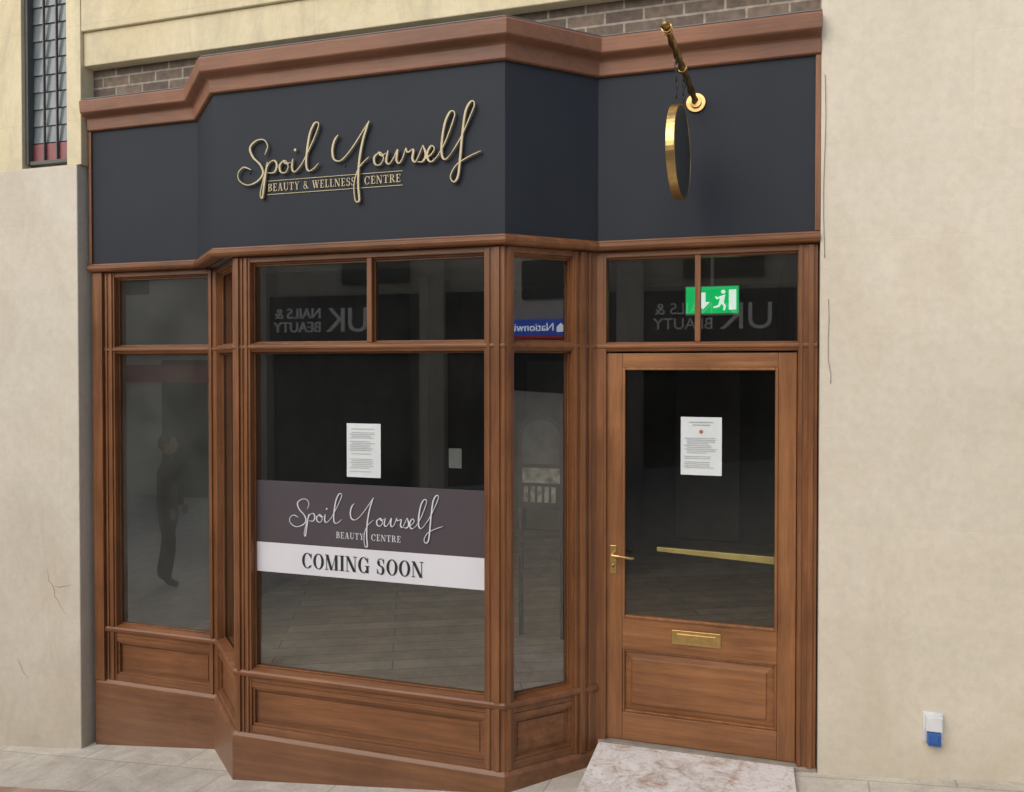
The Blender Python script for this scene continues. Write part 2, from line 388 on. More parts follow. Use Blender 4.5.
for a, b2, n1 in ((.014,.036,.010),(L4-.140,L4-.126,.008),(L4-.108,L4-.080,.016),(L4-.056,L4-.040,.008)): strip(S4, a, b2, n1, -2.04, .59)
for a, b2, n1 in ((.090,.102,.007),(.120,.142,.009),(S1.L-.040,S1.L-.022,.01)): strip(S1, a, b2, n1, -2.04, .59)
for a, b2, n1 in ((1.004,1.020,.008),(1.048,1.072,.012)): strip(S5, a, b2, n1, -2.15, .59)
po.lbox(S3, .829-.014, .829+.014, -.085, -.008, TB1+.001, HT-.001)
po.lbox(S5, .517-.014, .517+.014, -.085, -.008, TB1+.001, HT-.001)
po.lbox(S5, .0355, .048, -.09, -.001, -2.045, .595)
po.done()
gb = B('glazing_beads', WV, sf, .002)
def beads(seg, s0, s1, z0, z1, n=-.045, w=.009, d=.010):
    gb.lbox(seg, s0, s0+w, n, n+d, z0, z1); gb.lbox(seg, s1-w, s1, n, n+d, z0, z1)
    gb.lbox(seg, s0+w+.0005, s1-w-.0005, n, n+d-.001, z0, z0+w); gb.lbox(seg, s0+w+.0005, s1-w-.0005, n, n+d-.001, z1-w, z1)
gl_ = [(S1,A1,S1.L-.05),(S2,.03,S2.L-.03),(S3,A3,L3-.105),(S4,.055,L4-.150)]
for seg, a, b2 in gl_:
    beads(seg, a, b2, GB, TB0)
    if seg is not S3: beads(seg, a, b2, TB1, HT-.010)
beads(S3, A3, .814, TB1, HT-.010); beads(S3, .844, L3-.105, TB1, HT-.010)
gb.done()
G1 = B('glass_panes', GLS, sf); G0 = B('glass_left_pane', GLL, sf)
def pane(bl, seg, a, b2, z0, z1, n=-.05):
    p, q = seg.p(a, n), seg.p(b2, n)
    bl.add([(p[0],p[1],z0),(q[0],q[1],z0),(q[0],q[1],z1),(p[0],p[1],z1)], [(0,1,2,3)])
for seg, a, b2 in gl_:
    bl = G0 if seg is S1 else G1
    pane(bl, seg, a-.01, b2+.01, GB-.01, TB0+.01); pane(bl, seg, a-.01, b2+.01, TB1-.01, HT+.01)
pane(G1, S5, .04, 1.01, TB1-.01, HT+.01)
G1.done(); G0.done()
rp = B('riser_panels', WH, sf, .0015)
for seg, a, b2 in gl_:
    rp.lbox(seg, a-.02, b2+.02, -.06, -.03, pz0-.02, pz1+.02)
    w_ = .014
    for (u0,u1,v0,v1) in ((a,b2,pz0,pz0+w_),(a,b2,pz1-w_,pz1),(a,a+w_,pz0+w_+.0005,pz1-w_-.0005),(b2-w_,b2,pz0+w_+.0005,pz1-w_-.0005)):
        rp.lbox(seg, u0, u1, -.032, -.012, v0, v1)
    if b2-a > .25:
        rp.raised(seg, a+.02, b2-.02, pz0+.02, pz1-.02, -.0295, -.025, .012)
rp.done()

# ------------------------------------------------------------ door
dr = empty('door'); dr.parent = sf
X = lambda x: x+.75
dn = -.022
dvp = B('door_stiles', DV, dr, .003)
dvp.lbox(S5, X(-.704), X(-.618), -.066, dn, -1.985, .062); dvp.lbox(S5, X(.160), X(.247), -.066, dn, -1.985, .062); dvp.done()
dh = B('door_rails', DH, dr, .003)
dh.lbox(S5, X(-.6175), X(.1595), -.064, dn-.001, -.012, .062)
dh.lbox(S5, X(-.6175), X(.1595), -.064, dn-.001, -1.505, -1.335)
dh.lbox(S5, X(-.6175), X(.1595), -.064, dn-.001, -1.985, -1.840)
dh.lbox(S5, X(-.6175), X(.1595), -.062, -.045, -1.86, -1.49)
dh.raised(S5, X(-.604), X(.146), -1.827, -1.518, -.0445, -.028, .035)
dh.done()
gb = B('door_beads', DV, dr, .003)
beads(S5, X(-.6178), X(.1598), -1.3348, -.0122, -.045, .014, .030)
beads(S5, X(-.6178), X(.1598), -1.8398, -1.5052, -.0440, .012, .014)
gb.done()
G = B('door_glass', GLD, dr); pane(G, S5, X(-.62), X(.162), -1.34, -.008, -.046); G.done()
th = B('threshold', simple('threshold_stone', (.36,.32,.26), (.24,.21,.17), 12, .8), sf, .004); th.box(-.74,.345,.005,.14,-2.3,-1.989); th.done()
hd = B('door_handle', BRASS, dr, .003)
hd.lbox(S5, X(-.683), X(-.648), dn, dn+.006, -1.105, -.955)
tube(hd, [(-.665,.040,-1.0),(-.665,-.012,-1.0)], .010, 12)
tube(hd, [(-.665,-.008,-1.0),(-.627,-.014,-1.0),(-.593,-.012,-1.004),(-.563,-.006,-1.008),(-.555,0,-1.008)], [.008,.0075,.007,.0065,.008], 10)
tube(hd, [(-.665,.040,-1.062),(-.665,.032,-1.062)], .009, 12)
hd.done()
kh = B('keyhole', INK, dr); kh.lbox(S5, X(-.6675), X(-.6625), dn+.0065, dn+.0150, -1.072,-1.055); kh.done()
lp = B('letter_plate', BRASS, dr, .003)
lp.lbox(S5, X(-.359), X(-.113), dn, dn+.005, -1.450, -1.375); lp.lbox(S5, X(-.335), X(-.137), dn+.005, dn+.011, -1.433, -1.391); lp.done()

# ------------------------------------------------------------ interior
it = empty('shop_interior')
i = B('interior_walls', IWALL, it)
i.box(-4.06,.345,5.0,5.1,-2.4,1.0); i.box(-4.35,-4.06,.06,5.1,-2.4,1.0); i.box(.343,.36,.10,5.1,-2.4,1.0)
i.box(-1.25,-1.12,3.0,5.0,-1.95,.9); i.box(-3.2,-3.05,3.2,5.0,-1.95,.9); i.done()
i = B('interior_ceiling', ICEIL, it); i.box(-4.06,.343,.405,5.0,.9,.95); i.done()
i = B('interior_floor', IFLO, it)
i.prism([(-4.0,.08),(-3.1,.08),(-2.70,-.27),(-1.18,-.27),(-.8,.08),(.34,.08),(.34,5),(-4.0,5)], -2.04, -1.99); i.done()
i = B('interior_door', simple('grey_door', (.22,.21,.19), None, 4, .5), it, .004)
i.box(-2.5,-1.75,4.93,4.99,-1.96,.05); i.box(-.75,-.05,4.93,4.99,-1.96,.05); i.done()
bar = B('yellow_strip', simple('yellow_bar', (.55,.42,.13), (.42,.31,.09), 9, .35, .3), None, .002)  # plain yellow strip placed by eye just behind the door glass
bar.add([(-.45,.16,-1.000),(.18,.16,-1.030),(.18,.18,-1.030),(-.45,.18,-1.000),(-.45,.16,-.978),(.18,.16,-.992),(.18,.18,-.992),(-.45,.18,-.978)],
        [(0,3,2,1),(4,5,6,7),(0,1,5,4),(1,2,6,5),(2,3,7,6),(3,0,4,7)]); bar.done()

ex = empty('exit_sign')
EY = 1.0
b_ = B('housing', WPLA, ex, .003); b_.box(-.365,-.035,EY+.002,EY+.05,.315,.50); b_.box(-.21,-.19,EY+.02,EY+.03,.50,.9); b_.done()
b_ = B('green_face', simple('exit_green', (.0,.30,.10), (.0,.28,.09), 4, .4, emis=((.0,.50,.12), 1.0)), ex); b_.box(-.36,-.04,EY-.002,EY+.0015,.327,.493); b_.done()
b_ = B('pictogram', simple('exit_white', (.8,.8,.8), None, 4, .4, emis=((.85,1,.9), .95)), ex)
def poly(bl, pts, y): bl.add([(x, y, z) for x, z in pts], [list(range(len(pts)))])
ox, oz = -.36, .327
P = lambda l: [(ox+a, oz+b2) for a, b2 in l]
poly(b_, P([(x+.035,y) for x,y in [(.055,.13),(.085,.13),(.085,.07),(.112,.07),(.07,.025),(.028,.07),(.055,.07)]]), EY-.004)
poly(b_, P([(.262,.02),(.306,.02),(.306,.145),(.262,.145)]), EY-.004)
poly(b_, P([(.210,.105),(.240,.115),(.230,.06),(.203,.065)]), EY-.005)
poly(b_, P([(.213,.132),(.221,.144),(.235,.144),(.242,.132),(.235,.121),(.221,.121)]), EY-.005)
poly(b_, P([(.205,.070),(.223,.066),(.205,.038),(.170,.030),(.168,.040),(.195,.048)]), EY-.0055)
poly(b_, P([(.215,.066),(.231,.062),(.245,.042),(.237,.015),(.227,.018),(.231,.040)]), EY-.0057)
poly(b_, P([(.210,.106),(.217,.098),(.190,.085),(.177,.100),(.185,.106),(.195,.097)]), EY-.0059)
b_.done()
ab = empty('menu_board')
b_ = B('board_frame', DARKM, ab, .004)
def arch(cx, z0, z1, hw, rise, n=14):
    pts = [(cx-hw, z0), (cx+hw, z0)]
    for k in range(n+1):
        t = math.pi*k/n; pts.append((cx+hw*math.cos(t), z1+rise*math.sin(t)))
    return pts
def archprism(bl, pts, y0, y1):
    k = len(pts)
    bl.add([(x,y0,z) for x,z in pts]+[(x,y1,z) for x,z in pts], [list(range(k)), list(range(k,2*k))[::-1]]+[(a,(a+1)%k,(a+1)%k+k,a+k) for a in range(k)])
mx = -1.42; my = 1.43
archprism(b_, arch(mx, -1.05, -.52, .175, .16), my, my+.03)
b_.box(mx-.17,mx-.14,my,my+.03,-1.99,-1.051); b_.box(mx+.14,mx+.17,my,my+.03,-1.99,-1.051); b_.done()
b_ = B('board_face', simple('chalk_face', (.14,.14,.13), (.05,.05,.05), 9, .6), ab); archprism(b_, arch(mx, -.72, -.52, .140, .12), my-.006, my-.002); b_.done()
b_ = B('board_picture', simple('menu_print', (.60,.56,.48), (.05,.06,.05), 16, .6), ab); b_.box(mx-.14,mx+.14,my-.006,my-.002,-.86,-.75)
for k in range(5): b_.box(mx-.13+k*.052,mx-.13+k*.052+.032,my-.006,my-.002,-1.0,-.885)
b_.done()

# ------------------------------------------------------------ script lettering
mid = lambda l: [(142+(a-132)*.905, b) for a, b in l]
SC = [
 [(29,19),(32,27),(28,33),(20,33),(13,27),(16,18),(24,10),(27,2),(21,-5),(10,-8),(1,-3),(0,4),(6,9),(14,6)],
 [(32,12),(30,3),(28,-10),(26,-21),(24,-17),(28,-2),(33,10),(39,13),(42,8),(39,2),(32,2)],
 [(49,12),(45,8),(46,2),(51,1),(54,6),(52,11),(49,12),(52,9),(57,10)],
 [(59,13),(58,5),(60,1),(64,3),(70,10),(78,24),(84,36),(86,43),(82,44),(77,35),(74,20),(73,7),(75,1),(80,2),(86,7)],
 [(61,20),(62,22)],
 [(106,31),(102,26),(100,17),(102,9),(109,8),(119,17),(129,30),(137,41)],
 [(137,41),(131,25),(127,5),(126,-15),(127,-29),(123,-29),(122,-14),(127,0),(137,9)],
 mid([(137,12),(132,8),(133,2),(138,1),(142,6),(140,11),(137,12),(140,9),(145,11)]),
 mid([(147,13),(145,4),(148,1),(153,6),(157,13),(156,4),(159,1),(163,6),(166,14)]),
 mid([(166,14),(168,10),(174,12),(173,4),(176,1),(180,7),(184,15)]),
 mid([(184,15),(187,7),(184,1),(178,1)]),
 mid([(184,2),(192,6),(196,11),(193,14),(189,9),(189,3),(193,0),(201,6)]),
 [(203,5),(209,14),(216,30),(219,40),(215,42),(210,33),(207,17),(207,5),(210,1),(215,5)],
 [(215,5),(224,18),(232,34),(237,46),(234,49),(229,41),(226,22),(224,2),(222,-14),(218,-19),(215,-14),(220,-5),(230,1),(243,6)],
]
def catmull(pts, per=10):
    if len(pts) == 2: return [(pts[0][0]+(pts[1][0]-pts[0][0])*t/4, pts[0][1]+(pts[1][1]-pts[0][1])*t/4) for t in range(5)]
    P_ = [pts[0]]+pts+[pts[-1]]; out = []
    for k in range(len(P_)-3):
        p0,p1,p2,p3 = P_[k:k+4]
        for j in range(per):
            t = j/per
            out.append(tuple(.5*((2*p1[a])+(-p0[a]+p2[a])*t+(2*p0[a]-5*p1[a]+4*p2[a]-p3[a])*t*t+(-p0[a]+3*p1[a]-3*p2[a]+p3[a])*t**3) for a in (0,1)))
    out.append(pts[-1]); return out
def script_text(bl, x0, z0, u, yf, depth, w):
    cnt = 0
    for st in SC:
        pts = catmull(st); n = len(pts); vs = []; fs = []
        for k, (a, b2) in enumerate(pts):
            p, q = pts[max(k-1,0)], pts[min(k+1,n-1)]
            dx, dy = q[0]-p[0], q[1]-p[1]; l = math.hypot(dx, dy) or 1; dx /= l; dy /= l
            tp = min(1, .45+.25*min(k, n-1-k)/3)
            ww = w*(.62+.62*max(0,-dy)**1.3)*tp if n > 6 else w*1.4
            yy = yf - cnt*4e-6; cnt += 1
            for sgn, y in ((1,yy),(-1,yy),(-1,yf+depth),(1,yf+depth)):
                vs.append((x0+(a-dy*ww*sgn)*u, y, z0+(b2+dx*ww*sgn)*u))
        for k in range(n-1):
            for j in range(4): fs.append((k*4+j, k*4+(j+1)%4, (k+1)*4+(j+1)%4, (k+1)*4+j))
        fs += [(3,2,1,0), tuple((n-1)*4+j for j in range(4))]
        bl.add(vs, fs)

T_, t_ = .165, .05
def bar_(x, w=None):
    w = T_ if w is None else w
    return [(x,0),(x+w,0),(x+w,1),(x,1)]
def hb(x0,x1,y,h_=None):
    h_ = t_ if h_ is None else h_
    return [(x0,y),(x1,y),(x1,y+h_),(x0,y+h_)]
def ln(x0,y0,x1,y1,w): return [(x0-w/2,y0),(x0+w/2,y0),(x1+w/2,y1),(x1-w/2,y1)]
def ring(cx,cy,rx,ry,tx,ty,a0,a1,n=18):
    out = []
    for k in range(n):
        A, Bq = R(a0+(a1-a0)*k/n), R(a0+(a1-a0)*(k+1)/n)
        o = lambda a: (cx+rx*math.cos(a), cy+ry*math.sin(a)); i_ = lambda a: (cx+(rx-tx)*math.cos(a), cy+(ry-ty)*math.sin(a))
        out.append([i_(A), o(A), o(Bq), i_(Bq)])
    return out
def sf2(x0, x1): return [hb(x0,x1,0), hb(x0,x1,1-t_)]
def glyph(c):
    if c == 'O': return ring(.42,.5,.42,.52,T_,t_,0,360,30), .84
    if c == 'C': return ring(.42,.5,.42,.52,T_,t_,42,318,24)+[ln(.74,.62,.74,1,.045),hb(.66,.76,.72,.12),hb(.68,.76,.15,.08)], .80
    if c == 'G': return ring(.42,.5,.42,.52,T_,t_,42,318,24)+[ln(.74,.62,.74,1,.045),hb(.66,.76,.72,.12),[(.62,.0),(.62+T_*.9,0),(.62+T_*.9,.44),(.62,.44)],hb(.52,.88,.42)], .90
    if c == 'M': return [ln(.12,0,.12,1,t_),ln(.16,1,.50,0,T_),ln(.50,0,.84,1,t_),bar_(.78),hb(0,.25,0),hb(0,.2,1-t_),hb(.68,1.03,0),hb(.84,1.03,1-t_)], 1.04
    if c == 'I': return [bar_(.1)]+sf2(0,.37), .37
    if c == 'N': return [ln(.12,0,.12,1,t_),ln(.14,1,.70,0,T_*1.1),ln(.74,0,.74,1,t_),hb(0,.26,0),hb(0,.2,1-t_),hb(.6,.88,1-t_)], .88
    if c == 'S': return ring(.30,.74,.25,.28,.07,t_,20,150,10)+ring(.32,.74,.28,.26,T_,.08,150,270,9)+ring(.32,.26,.28,.30,T_,.10,-90,92,12)+ring(.30,.27,.26,.29,.07,t_,200,275,8)+[hb(.50,.56,.68,.3),hb(.02,.08,.02,.3)], .64
    if c == 'E': return [bar_(.1),hb(0,.62,0),hb(0,.62,1-t_),hb(.2,.48,.49),hb(.57,.62,0,.26),hb(.57,.62,.74,.26),hb(.44,.48,.38,.25)], .66
    if c == 'B': return [bar_(.1),hb(0,.4,0),hb(0,.4,1-t_),hb(.2,.4,.5)]+ring(.38,.76,.26,.24,T_,t_,-90,90,10)+ring(.38,.27,.31,.27,T_,t_,-90,90,10), .72
    if c == 'A': return [ln(.12,0,.38,1,t_),ln(.66,0,.40,1,T_),hb(.2,.56,.32),hb(0,.24,0),hb(.50,.82,0)], .80
    if c == 'U': return [[(.1,.3),(.1+T_,.3),(.1+T_,1),(.1,1)],[(.68,.3),(.725,.3),(.725,1),(.68,1)],hb(0,.37,1-t_),hb(.58,.82,1-t_)]+ring(.412,.32,.312,.33,.12,t_,180,360,12), .82
    if c == 'T': return [bar_(.29),hb(.18,.56,0),hb(0,.74,1-t_),hb(0,.045,.72,.28),hb(.695,.74,.72,.28)], .74
    if c == 'Y': return [[(.30,0),(.30+T_,0),(.30+T_,.46),(.30,.46)],ln(.38,.44,.12,1,T_),ln(.40,.44,.66,1,t_),hb(.2,.56,0),hb(0,.28,1-t_),hb(.54,.8,1-t_)], .78
    if c == 'W': return [ln(.36,0,.12,1,T_),ln(.38,0,.58,1,t_),ln(.80,0,.56,1,T_),ln(.82,0,1.02,1,t_),hb(0,.3,1-t_),hb(.45,.75,1-t_),hb(.9,1.14,1-t_)], 1.12
    if c == 'L': return [bar_(.1),hb(0,.60,0),hb(0,.37,1-t_),hb(.555,.60,0,.28)], .62
    if c == 'R': return [bar_(.1),hb(0,.37,0),hb(0,.4,1-t_),hb(.2,.42,.47)]+ring(.38,.745,.27,.255,T_,t_,-90,90,10)+[ln(.70,0,.42,.48,T_),hb(.62,.84,0)], .80
    if c == '&': return ring(.34,.76,.18,.25,.07,t_,0,360,16)+ring(.34,.28,.30,.29,T_*.8,t_,0,360,20)+[ln(.80,0,.26,.66,.12)], .86
    return [], .32
def serif_text(bl, txt, x0, x1, z0, capw, yf, depth=0, gap=.10):
    tot = 0; lay = []
    for ch in txt:
        g_, w_ = glyph(ch); lay.append((g_, tot)); tot += w_+gap
    tot -= gap; sx = (x1-x0)/tot; k = 0
    for g_, o_ in lay:
        for pl_ in g_:
            yy = yf-k*3e-6; k += 1
            pts = [(x0+(o_+a)*sx, z0+b2*capw) for a, b2 in pl_]; m = len(pts)
            if depth:
                bl.add([(x,yy,z) for x,z in pts]+[(x,yf+depth,z) for x,z in pts], [list(range(m)), list(range(m,2*m))[::-1]]+[(a,(a+1)%m,(a+1)%m+m,a+m) for a in range(m)])
            else: bl.add([(x,yy,z) for x,z in pts], [list(range(m))])

sl = empty('shop_name_lettering')
b_ = B('script_letters', GOLD, sl); script_text(b_, -2.662, 1.028, .00578, -.37-.020, .012, .74); b_.done()
b_ = B('letter_pins', DARKM, sl)
for px in (-2.6,-2.40,-2.24,-2.02,-1.90,-1.70,-1.52,-1.36): tube(b_, [(px,-.379,1.05),(px,-.368,1.05)], .004, 6)
b_.done()
T_, t_ = .145, .06
b_ = B('small_letters', GOLD, sl)
serif_text(b_, 'BEAUTY & WELLNESS', -2.485, -1.958, .942, .041, -.376, .006, .16)
serif_text(b_, 'CENTRE', -1.905, -1.70, .942, .041, -.376, .006, .16)
b_.box(-2.49,-1.69,-.3745,-.3695,.997,1.000); b_.box(-2.49,-1.69,-.3745,-.3695,.924,.927); b_.done()

# ------------------------------------------------------------ window banner
wb = empty('coming_soon_banner')
yb = -.352+.05-.004
s0x, s1x = -2.622, -1.258
b_ = B('plum_band', PURP, wb); b_.add([(s0x,yb,-.985),(s1x,yb,-.985),(s1x,yb,-.640),(s0x,yb,-.640)], [(0,1,2,3)]); b_.done()
b_ = B('white_band', WHITE, wb); b_.add([(s0x,yb,-1.150),(s1x,yb,-1.150),(s1x,yb,-.9855),(s0x,yb,-.9855)], [(0,1,2,3)]); b_.done()
b_ = B('white_script', WHITE, wb); script_text(b_, -2.400, -.858, .00372, yb-.003, .002, .70)
serif_text(b_, 'BEAUTY', -2.115, -1.950, -.935, .034, yb-.002, 0, .18)
serif_text(b_, 'CENTRE', -1.905, -1.735, -.935, .034, yb-.002, 0, .18)
b_.done()
T_, t_ = .20, .05
b_ = B('coming_soon', BLACKV, wb); serif_text(b_, 'COMING SOON', -2.325, -1.605, -1.112, .083, yb-.002); b_.done()

# ------------------------------------------------------------ paper notices
def notice(x0, x1, z0, z1, y, seal=False, seed=1):
    rnd = random.Random(seed)
    e_ = empty('paper_notice')
    p = B('sheet', PAPER, e_)
    nx = 6; vs = []
    for a in range(nx+1):
        x = x0+(x1-x0)*a/nx; o = -.002*math.sin(a/nx*math.pi)
        vs += [(x,y+o,z0),(x,y+o*.4,z1)]
    p.add(vs, [(2*a,2*a+2,2*a+3,2*a+1) for a in range(nx)]); p.done()
    q = B('print', INK2, e_); z_ = z1-.03 if not seal else z1-.11
    while z_ > z0+.03:
        if rnd.random() < .86:
            mrg = rnd.choice((.018,.018,.03)); xe = x1-mrg-rnd.random()*.05
            q.add([(x0+mrg,y-.004,z_),(xe,y-.004,z_),(xe,y-.004,z_+.0028),(x0+mrg,y-.004,z_+.0028)], [(0,1,2,3)])
        z_ -= .0095
    if seal:
        for k, hw in enumerate((.06,.045)):
            c_ = (x0+x1)/2; zz = z1-.028-k*.014
            q.add([(c_-hw,y-.004,zz),(c_+hw,y-.004,zz),(c_+hw,y-.004,zz+.004),(c_-hw,y-.004,zz+.004)], [(0,1,2,3)])
    q.done()
    if seal:
        s_ = B('seal', simple('orange_seal', (.42,.17,.08)), e_)
        pts = [((x0+x1)/2+.010*math.cos(R(t)), z1-.075+.010*math.sin(R(t))) for t in range(0,360,30)]
        poly(s_, pts, y-.004); s_.done()
notice(-2.050,-1.850,-.600,-.312, yb-.001, False, 3)
notice(-.318,-.112,-.568,-.268, .02+.046-.004, True, 9)
nb = B('paper_notice', simple('paper_reflection', (.30,.32,.31)), None); nb.add([(-1.875,.75,-.68),(-1.785,.75,-.68),(-1.785,.75,-.55),(-1.875,.75,-.55)], [(0,1,2,3)]); nb.done()  # dim grey sheet indoors, stands in for a faint reflection of a notice

# ------------------------------------------------------------ hanging sign
hs = empty('hanging_sign')
b_ = B('bracket_arm', BRASSD, hs, 0, True)
p0, p1 = Vector((-.243,0,1.325)), Vector((-.335,-.60,1.475)); n = 120
tube(b_, [tuple(p0.lerp(p1, k/n)) for k in range(n+1)], .0150, 16, lambda i_, th_: 1+.22*math.cos(2*th_-i_*.33)); b_.done()
def disc(bl, c, axis, r, t, k=40):
    a = Vector(axis).normalized(); tube(bl, [tuple(Vector(c)-a*t/2), tuple(Vector(c)+a*t/2)], r, k)
b_ = B('bracket_fittings', BRASS, hs, .002)
disc(b_, (-.243,-.005,1.325), (0,1,0), .048, .012); disc(b_, (-.243,-.016,1.325), (0,1,0), .028, .014)
d = (p1-p0).normalized()
for t in (.60,.615): disc(b_, tuple(p0+d*t), tuple(d), .024, .008, 20)
disc(b_, tuple(p0+d*.30), tuple(d), .021, .02, 18)
b_.done()
b_ = B('finial', BRASSD, hs, 0, True)
tube(b_, [tuple(p0+d*(.615+.042*k/10)) for k in range(11)], [.021*math.sqrt(max(.02,1-(2*k/10-1)**2)) for k in range(11)], 16); b_.done()
cd = Vector((-.300,-.34,.992)); ang = R(6)
ax = Vector((math.cos(ang), -math.sin(ang), 0))
b_ = B('sign_rim', BRASS, hs, .002)
k = 64; vs = []; fs = []
u = Vector((0,0,1)).cross(ax).normalized(); r0, r1, hw = .216, .207, .020
for j in range(k):
    t = 2*math.pi*j/k; dirv = u*math.cos(t)+Vector((0,0,1))*math.sin(t)
    for rr, s_ in ((r0,-hw),(r0,hw),(r1,hw),(r1,-hw)): vs.append(tuple(cd+dirv*rr+ax*s_))
for j in range(k):
    for q in range(4): fs.append((j*4+q, j*4+(q+1)%4, ((j+1)%k)*4+(q+1)%4, ((j+1)%k)*4+q))
b_.add(vs, fs); b_.done()
b_ = B('sign_face', MORT, hs); disc(b_, tuple(cd), tuple(ax), .2065, .036, 64); b_.done()
b_ = B('chain', DARKM, hs, 0, True)
for k0 in (-.08,.08):
    topp = p0+d*(.345-k0); bot = cd+u*k0*.9+Vector((0,0,.196))
    m = 6
    for j in range(m):
        c0 = topp.lerp(bot, (j+.5)/m); L_ = (topp-bot).length/m*.72
        pts = []
        side = Vector((1,0,0)) if j % 2 else Vector((0,1,0))
        for q in range(13):
            t = 2*math.pi*q/12; pts.append(tuple(c0+Vector((0,0,1))*math.cos(t)*L_+side*math.sin(t)*.008))
        tube(b_, pts, .0028, 6)
b_.done()

# ------------------------------------------------------------ ramp board, socket, cable
def boardmat():
    m, nt, b, tc = base_mat('dusty_board')
    n = noise(nt, tc.outputs['Object'], 9, 7, .75, .6); n2 = noise(nt, tc.outputs['Object'], 45, 4, .7)
    r = ramp(nt, n.outputs['Fac'], [(.34, (.44,.30,.22)), (.44, (.66,.60,.54)), (.56, (.82,.80,.77))])
    r2 = ramp(nt, n2.outputs['Fac'], [(.30, (.70,.60,.5)), (.46, (1,1,1))])
    nt.links.new(mix(nt, 1, r.outputs[0], r2.outputs[0], 'MULTIPLY'), b.inputs['Base Color']); b.inputs['Roughness'].default_value = .8
    bump(nt, b, n.outputs['Fac'], .3, .004); return m
rb = B('ramp_board', boardmat(), None, .003)
tp = [(-.735,-.004,-1.992),(.238,-.004,-1.985),(.232,-.95,-1.93),(-.765,-.93,-2.005)]
rb.add([(x,y,z-.022) for x,y,z in tp]+tp, [(0,1,2,3),(4,7,6,5),(0,4,5,1),(1,5,6,2),(2,6,7,3),(3,7,4,0)]); rb.done()
so = empty('outdoor_socket')
b_ = B('cover', WPLA, so, .005)
b_.prism([(.815,-.012),(.885,-.012),(.885,-.060),(.815,-.060)], -1.705, -1.635); b_.done()
b_ = B('back_plate', WPLA, so, .003); b_.box(.808,.892,-.03,-.010,-1.765,-1.628); b_.done()
b_ = B('plug', BPLA, so, .005); b_.box(.822,.878,-.066,-.028,-1.770,-1.708); b_.box(.835,.865,-.072,-.06,-1.755,-1.72); b_.done()
cb_ = B('hanging_cable', CABLE, None, 0, True)
pts = []
for k in range(40):
    t = k/39; z = 1.40-.88*t; x = .364+.004*math.sin(t*7); pts.append((x,-.015-.002*abs(math.sin(t*20)), z))
tube(cb_, pts, .0015, 6)
tube(cb_, [(.385,-.015,.32),(.388,-.015,.22),(.384,-.016,.12),(.386,-.016,.02),(.398,-.018,-.05),(.396,-.016,-.09)], .0013, 6); cb_.done()

# ------------------------------------------------------------ buildings across the street (seen reflected in the glass)
ob = empty('opposite_building')
OW = stone('opposite_stone', (.66,.62,.54), (.56,.52,.45), (.3,.27,.22), 1.0, .5, cheap=True)
OG = simple('opposite_glass', (.03,.035,.04), None, 3, .1)
OF = simple('opposite_fascia', (.05,.05,.055), None, 3, .5)
b_ = B('facade', OW, ob); b_.box(-24,-8.9,-13,-9,-4,2.6); b_.box(-8.9,14,-13,-9.3,-4,2.6)
for x in (-8.9,-5.4,-2.1,1.6,5.2,9.0): b_.box(x,x+.45,-9.29,-9.02,-4,2.55)
b_.done()
b_ = B('display_windows', OG, ob); b_.box(-8.4,13,-9.28,-9.2,-2.6,.35)
for x in range(-22,13,3): b_.box(x,x+1.3,-8.998 if x<-10 else -9.29,-8.99 if x<-10 else -9.2,1.45,2.35)
b_.box(-11.4,-10.3,-8.998,-8.99,-2.9,.1); b_.box(-13.6,-12.4,-8.998,-8.99,-2.9,-.7)
b_.done()
b_ = B('red_shop_sign', simple('red_sign_panel', (.45,.04,.04), None, 3, .5), ob); b_.box(-12.3,-10.2,-8.985,-8.90,-.35,.0); b_.done()
b_ = B('fascias', OF, ob); b_.box(-8.44,13,-9.285,-9.12,.40,1.25); b_.done()
def text(body, size, loc, rot, mat, parent, ext=.01):
    cu = bpy.data.curves.new(body, 'FONT'); cu.body = body; cu.size = size; cu.extrude = ext
    o = bpy.data.objects.new('letters_'+body.split()[0].lower(), cu); COL.objects.link(o); o.location = (loc[0],loc[1],loc[2]+ZO); o.rotation_euler = rot
    cu.materials.append(mat); o.parent = parent
LETW = simple('sign_letters_white', (.8,.8,.8), None, 8, .4, emis=((1,1,1), .2))  # slight glow added so the letters show stronger in the glass reflections
for x in (-6.4, .45):
    text('UK', .62, (x,-9.09,.60), (R(90),0,R(180)), LETW, ob, .02)
    text('NAILS &', .27, (x-.95,-9.09,.85), (R(90),0,R(180)), LETW, ob, .02)
    text('BEAUTY', .27, (x-.95,-9.09,.60), (R(90),0,R(180)), LETW, ob, .02)
eb = empty('bank_building')
b_ = B('facade', OW, eb); b_.box(14.2,18,-8.9,.4,-3,2.9); b_.done()
b_ = B('windows', OG, eb); b_.box(14.1,14.19,-8.3,-.4,-1.6,.6)
for y in (-8,-5.8,-3.6,-1.6): b_.box(14.15,14.19,y,y+1.1,1.7,2.7)
b_.done()
b_ = B('blue_fascia', simple('blue_sign', (.02,.06,.30), None, 3, .4, emis=((.03,.10,.55), 1.5)), eb); b_.box(14.0,14.18,-8.3,-3.9,.76,1.16); b_.done()
b_ = B('red_stripe', simple('red_sign', (.5,.03,.05), None, 3, .4, emis=((.6,.03,.06), .8)), eb); b_.box(13.98,14.18,-8.3,-3.9,.70,.758); b_.done()
text('Nationwide', .29, (13.97,-4.86,.87), (R(90),0,R(-90)), LIT, eb)
b_ = B('sign_logo', LIT, eb)
b_.add([(13.97,-4.58,.84),(13.97,-4.80,.84),(13.97,-4.80,.96),(13.97,-4.69,1.07),(13.97,-4.58,.96)], [(0,1,2,3,4)]); b_.done()

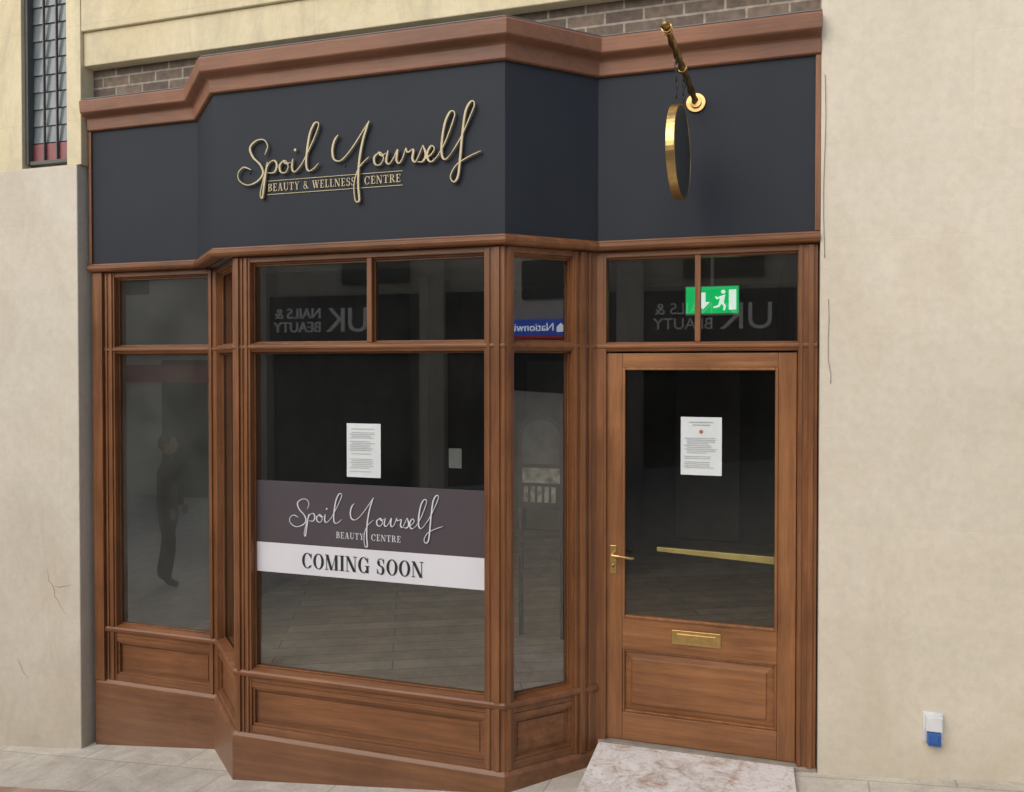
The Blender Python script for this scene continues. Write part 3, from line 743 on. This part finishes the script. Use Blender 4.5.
# ------------------------------------------------------------ passer-by (dim reflection in the left pane)
pe = empty('pedestrian')
px, py = -6.4, -3.3; pz = gz(px, py)+ZO
J = [((0,0,.93),.135),((0,.01,1.15),.125),((0,0,1.36),.145),((0,0,1.47),.065),((0,0,1.54),.055),
     ((.17,0,1.40),.065),((.23,.0,1.13),.048),((.20,-.10,.92),.036),((-.17,0,1.40),.065),((-.23,.0,1.13),.048),((-.20,-.08,.90),.036),
     ((.10,0,.86),.10),((.11,-.06,.48),.07),((.11,-.02,.09),.048),((.12,-.16,.04),.04),
     ((-.10,0,.86),.10),((-.11,.06,.48),.07),((-.11,.14,.10),.048),((-.12,.02,.04),.04)]
E = [(0,1),(1,2),(2,3),(3,4),(2,5),(5,6),(6,7),(2,8),(8,9),(9,10),(0,11),(11,12),(12,13),(13,14),(0,15),(15,16),(16,17),(17,18)]
me = bpy.data.meshes.new('body'); me.from_pydata([j[0] for j in J], E, [])
bo = bpy.data.objects.new('body', me); COL.objects.link(bo); bo.parent = pe
sk = bo.modifiers.new('s', 'SKIN')
if me.skin_vertices:
    for k, j in enumerate(J): me.skin_vertices[0].data[k].radius = (j[1], j[1]*.8)
    me.skin_vertices[0].data[0].use_root = True
bo.modifiers.new('ss', 'SUBSURF').levels = 2
me.materials.append(simple('dark_clothes', (.06,.06,.065), None, 12, .9))
SKIN = simple('skin', (.45,.27,.2), None, 12, .6); HAIR = simple('hair', (.04,.025,.02), None, 30, .7)
def ell(name, mat, c, r, cut=None):
    bm = bmesh.new(); bmesh.ops.create_uvsphere(bm, u_segments=20, v_segments=14, radius=1)
    for v in bm.verts: v.co = Vector((c[0]+v.co.x*r[0], c[1]+v.co.y*r[1], c[2]+v.co.z*r[2]))
    m_ = bpy.data.meshes.new(name); bm.to_mesh(m_); bm.free(); o = bpy.data.objects.new(name, m_); COL.objects.link(o); o.parent = pe
    m_.materials.append(mat)
    for p in m_.polygons: p.use_smooth = True
ell('head', SKIN, (0,-.01,1.64), (.075,.095,.115)); ell('hair', HAIR, (0,.015,1.665), (.083,.098,.112)); ell('nose', SKIN, (0,-.108,1.63), (.012,.016,.02))
for s_ in (-1,1): ell('hand', SKIN, (s_*.195,-.12,.86), (.022,.035,.06)); ell('ear', SKIN, (s_*.078,0,1.63), (.01,.02,.03))
pe.location = (px, py, pz); pe.rotation_euler = (0,0,R(70))

# ------------------------------------------------------------ world, sun, camera
wd = bpy.data.worlds.new('World'); scene.world = wd; wd.use_nodes = True
nt = wd.node_tree; bg = nt.nodes['Background']
sky = nt.nodes.new('ShaderNodeTexSky'); sky.sky_type = 'NISHITA'; sky.sun_disc = False
sun_dir = Vector((-.40,-.85,.72)).normalized()
el = math.asin(sun_dir.z); az = math.atan2(sun_dir.x, sun_dir.y)
sky.sun_elevation = el; sky.sun_rotation = az; sky.dust_density = 3; sky.ozone_density = .8
nt.links.new(sky.outputs[0], bg.inputs[0]); bg.inputs[1].default_value = .15
sl_ = bpy.data.lights.new('sun', 'SUN'); sl_.energy = 1.4; sl_.angle = R(70); sl_.color = (1,.97,.93)
so_ = bpy.data.objects.new('sun', sl_); COL.objects.link(so_)
so_.rotation_euler = sun_dir.to_track_quat('Z', 'Y').to_euler(); so_.location = (-5,-10,12)

cam = bpy.data.cameras.new('camera'); co = bpy.data.objects.new('camera', cam); COL.objects.link(co)
cam.sensor_width = 36; cam.lens = 780/1024*36; cam.clip_end = 600; cam.clip_start = .05
co.location = (0,-4.066,ZO); co.rotation_euler = (R(90-.8), 0, R(16.63)); cam.shift_y = -20/1024
scene.camera = co
scene.view_settings.view_transform = 'Standard'; scene.view_settings.look = 'None'; scene.view_settings.exposure = 0
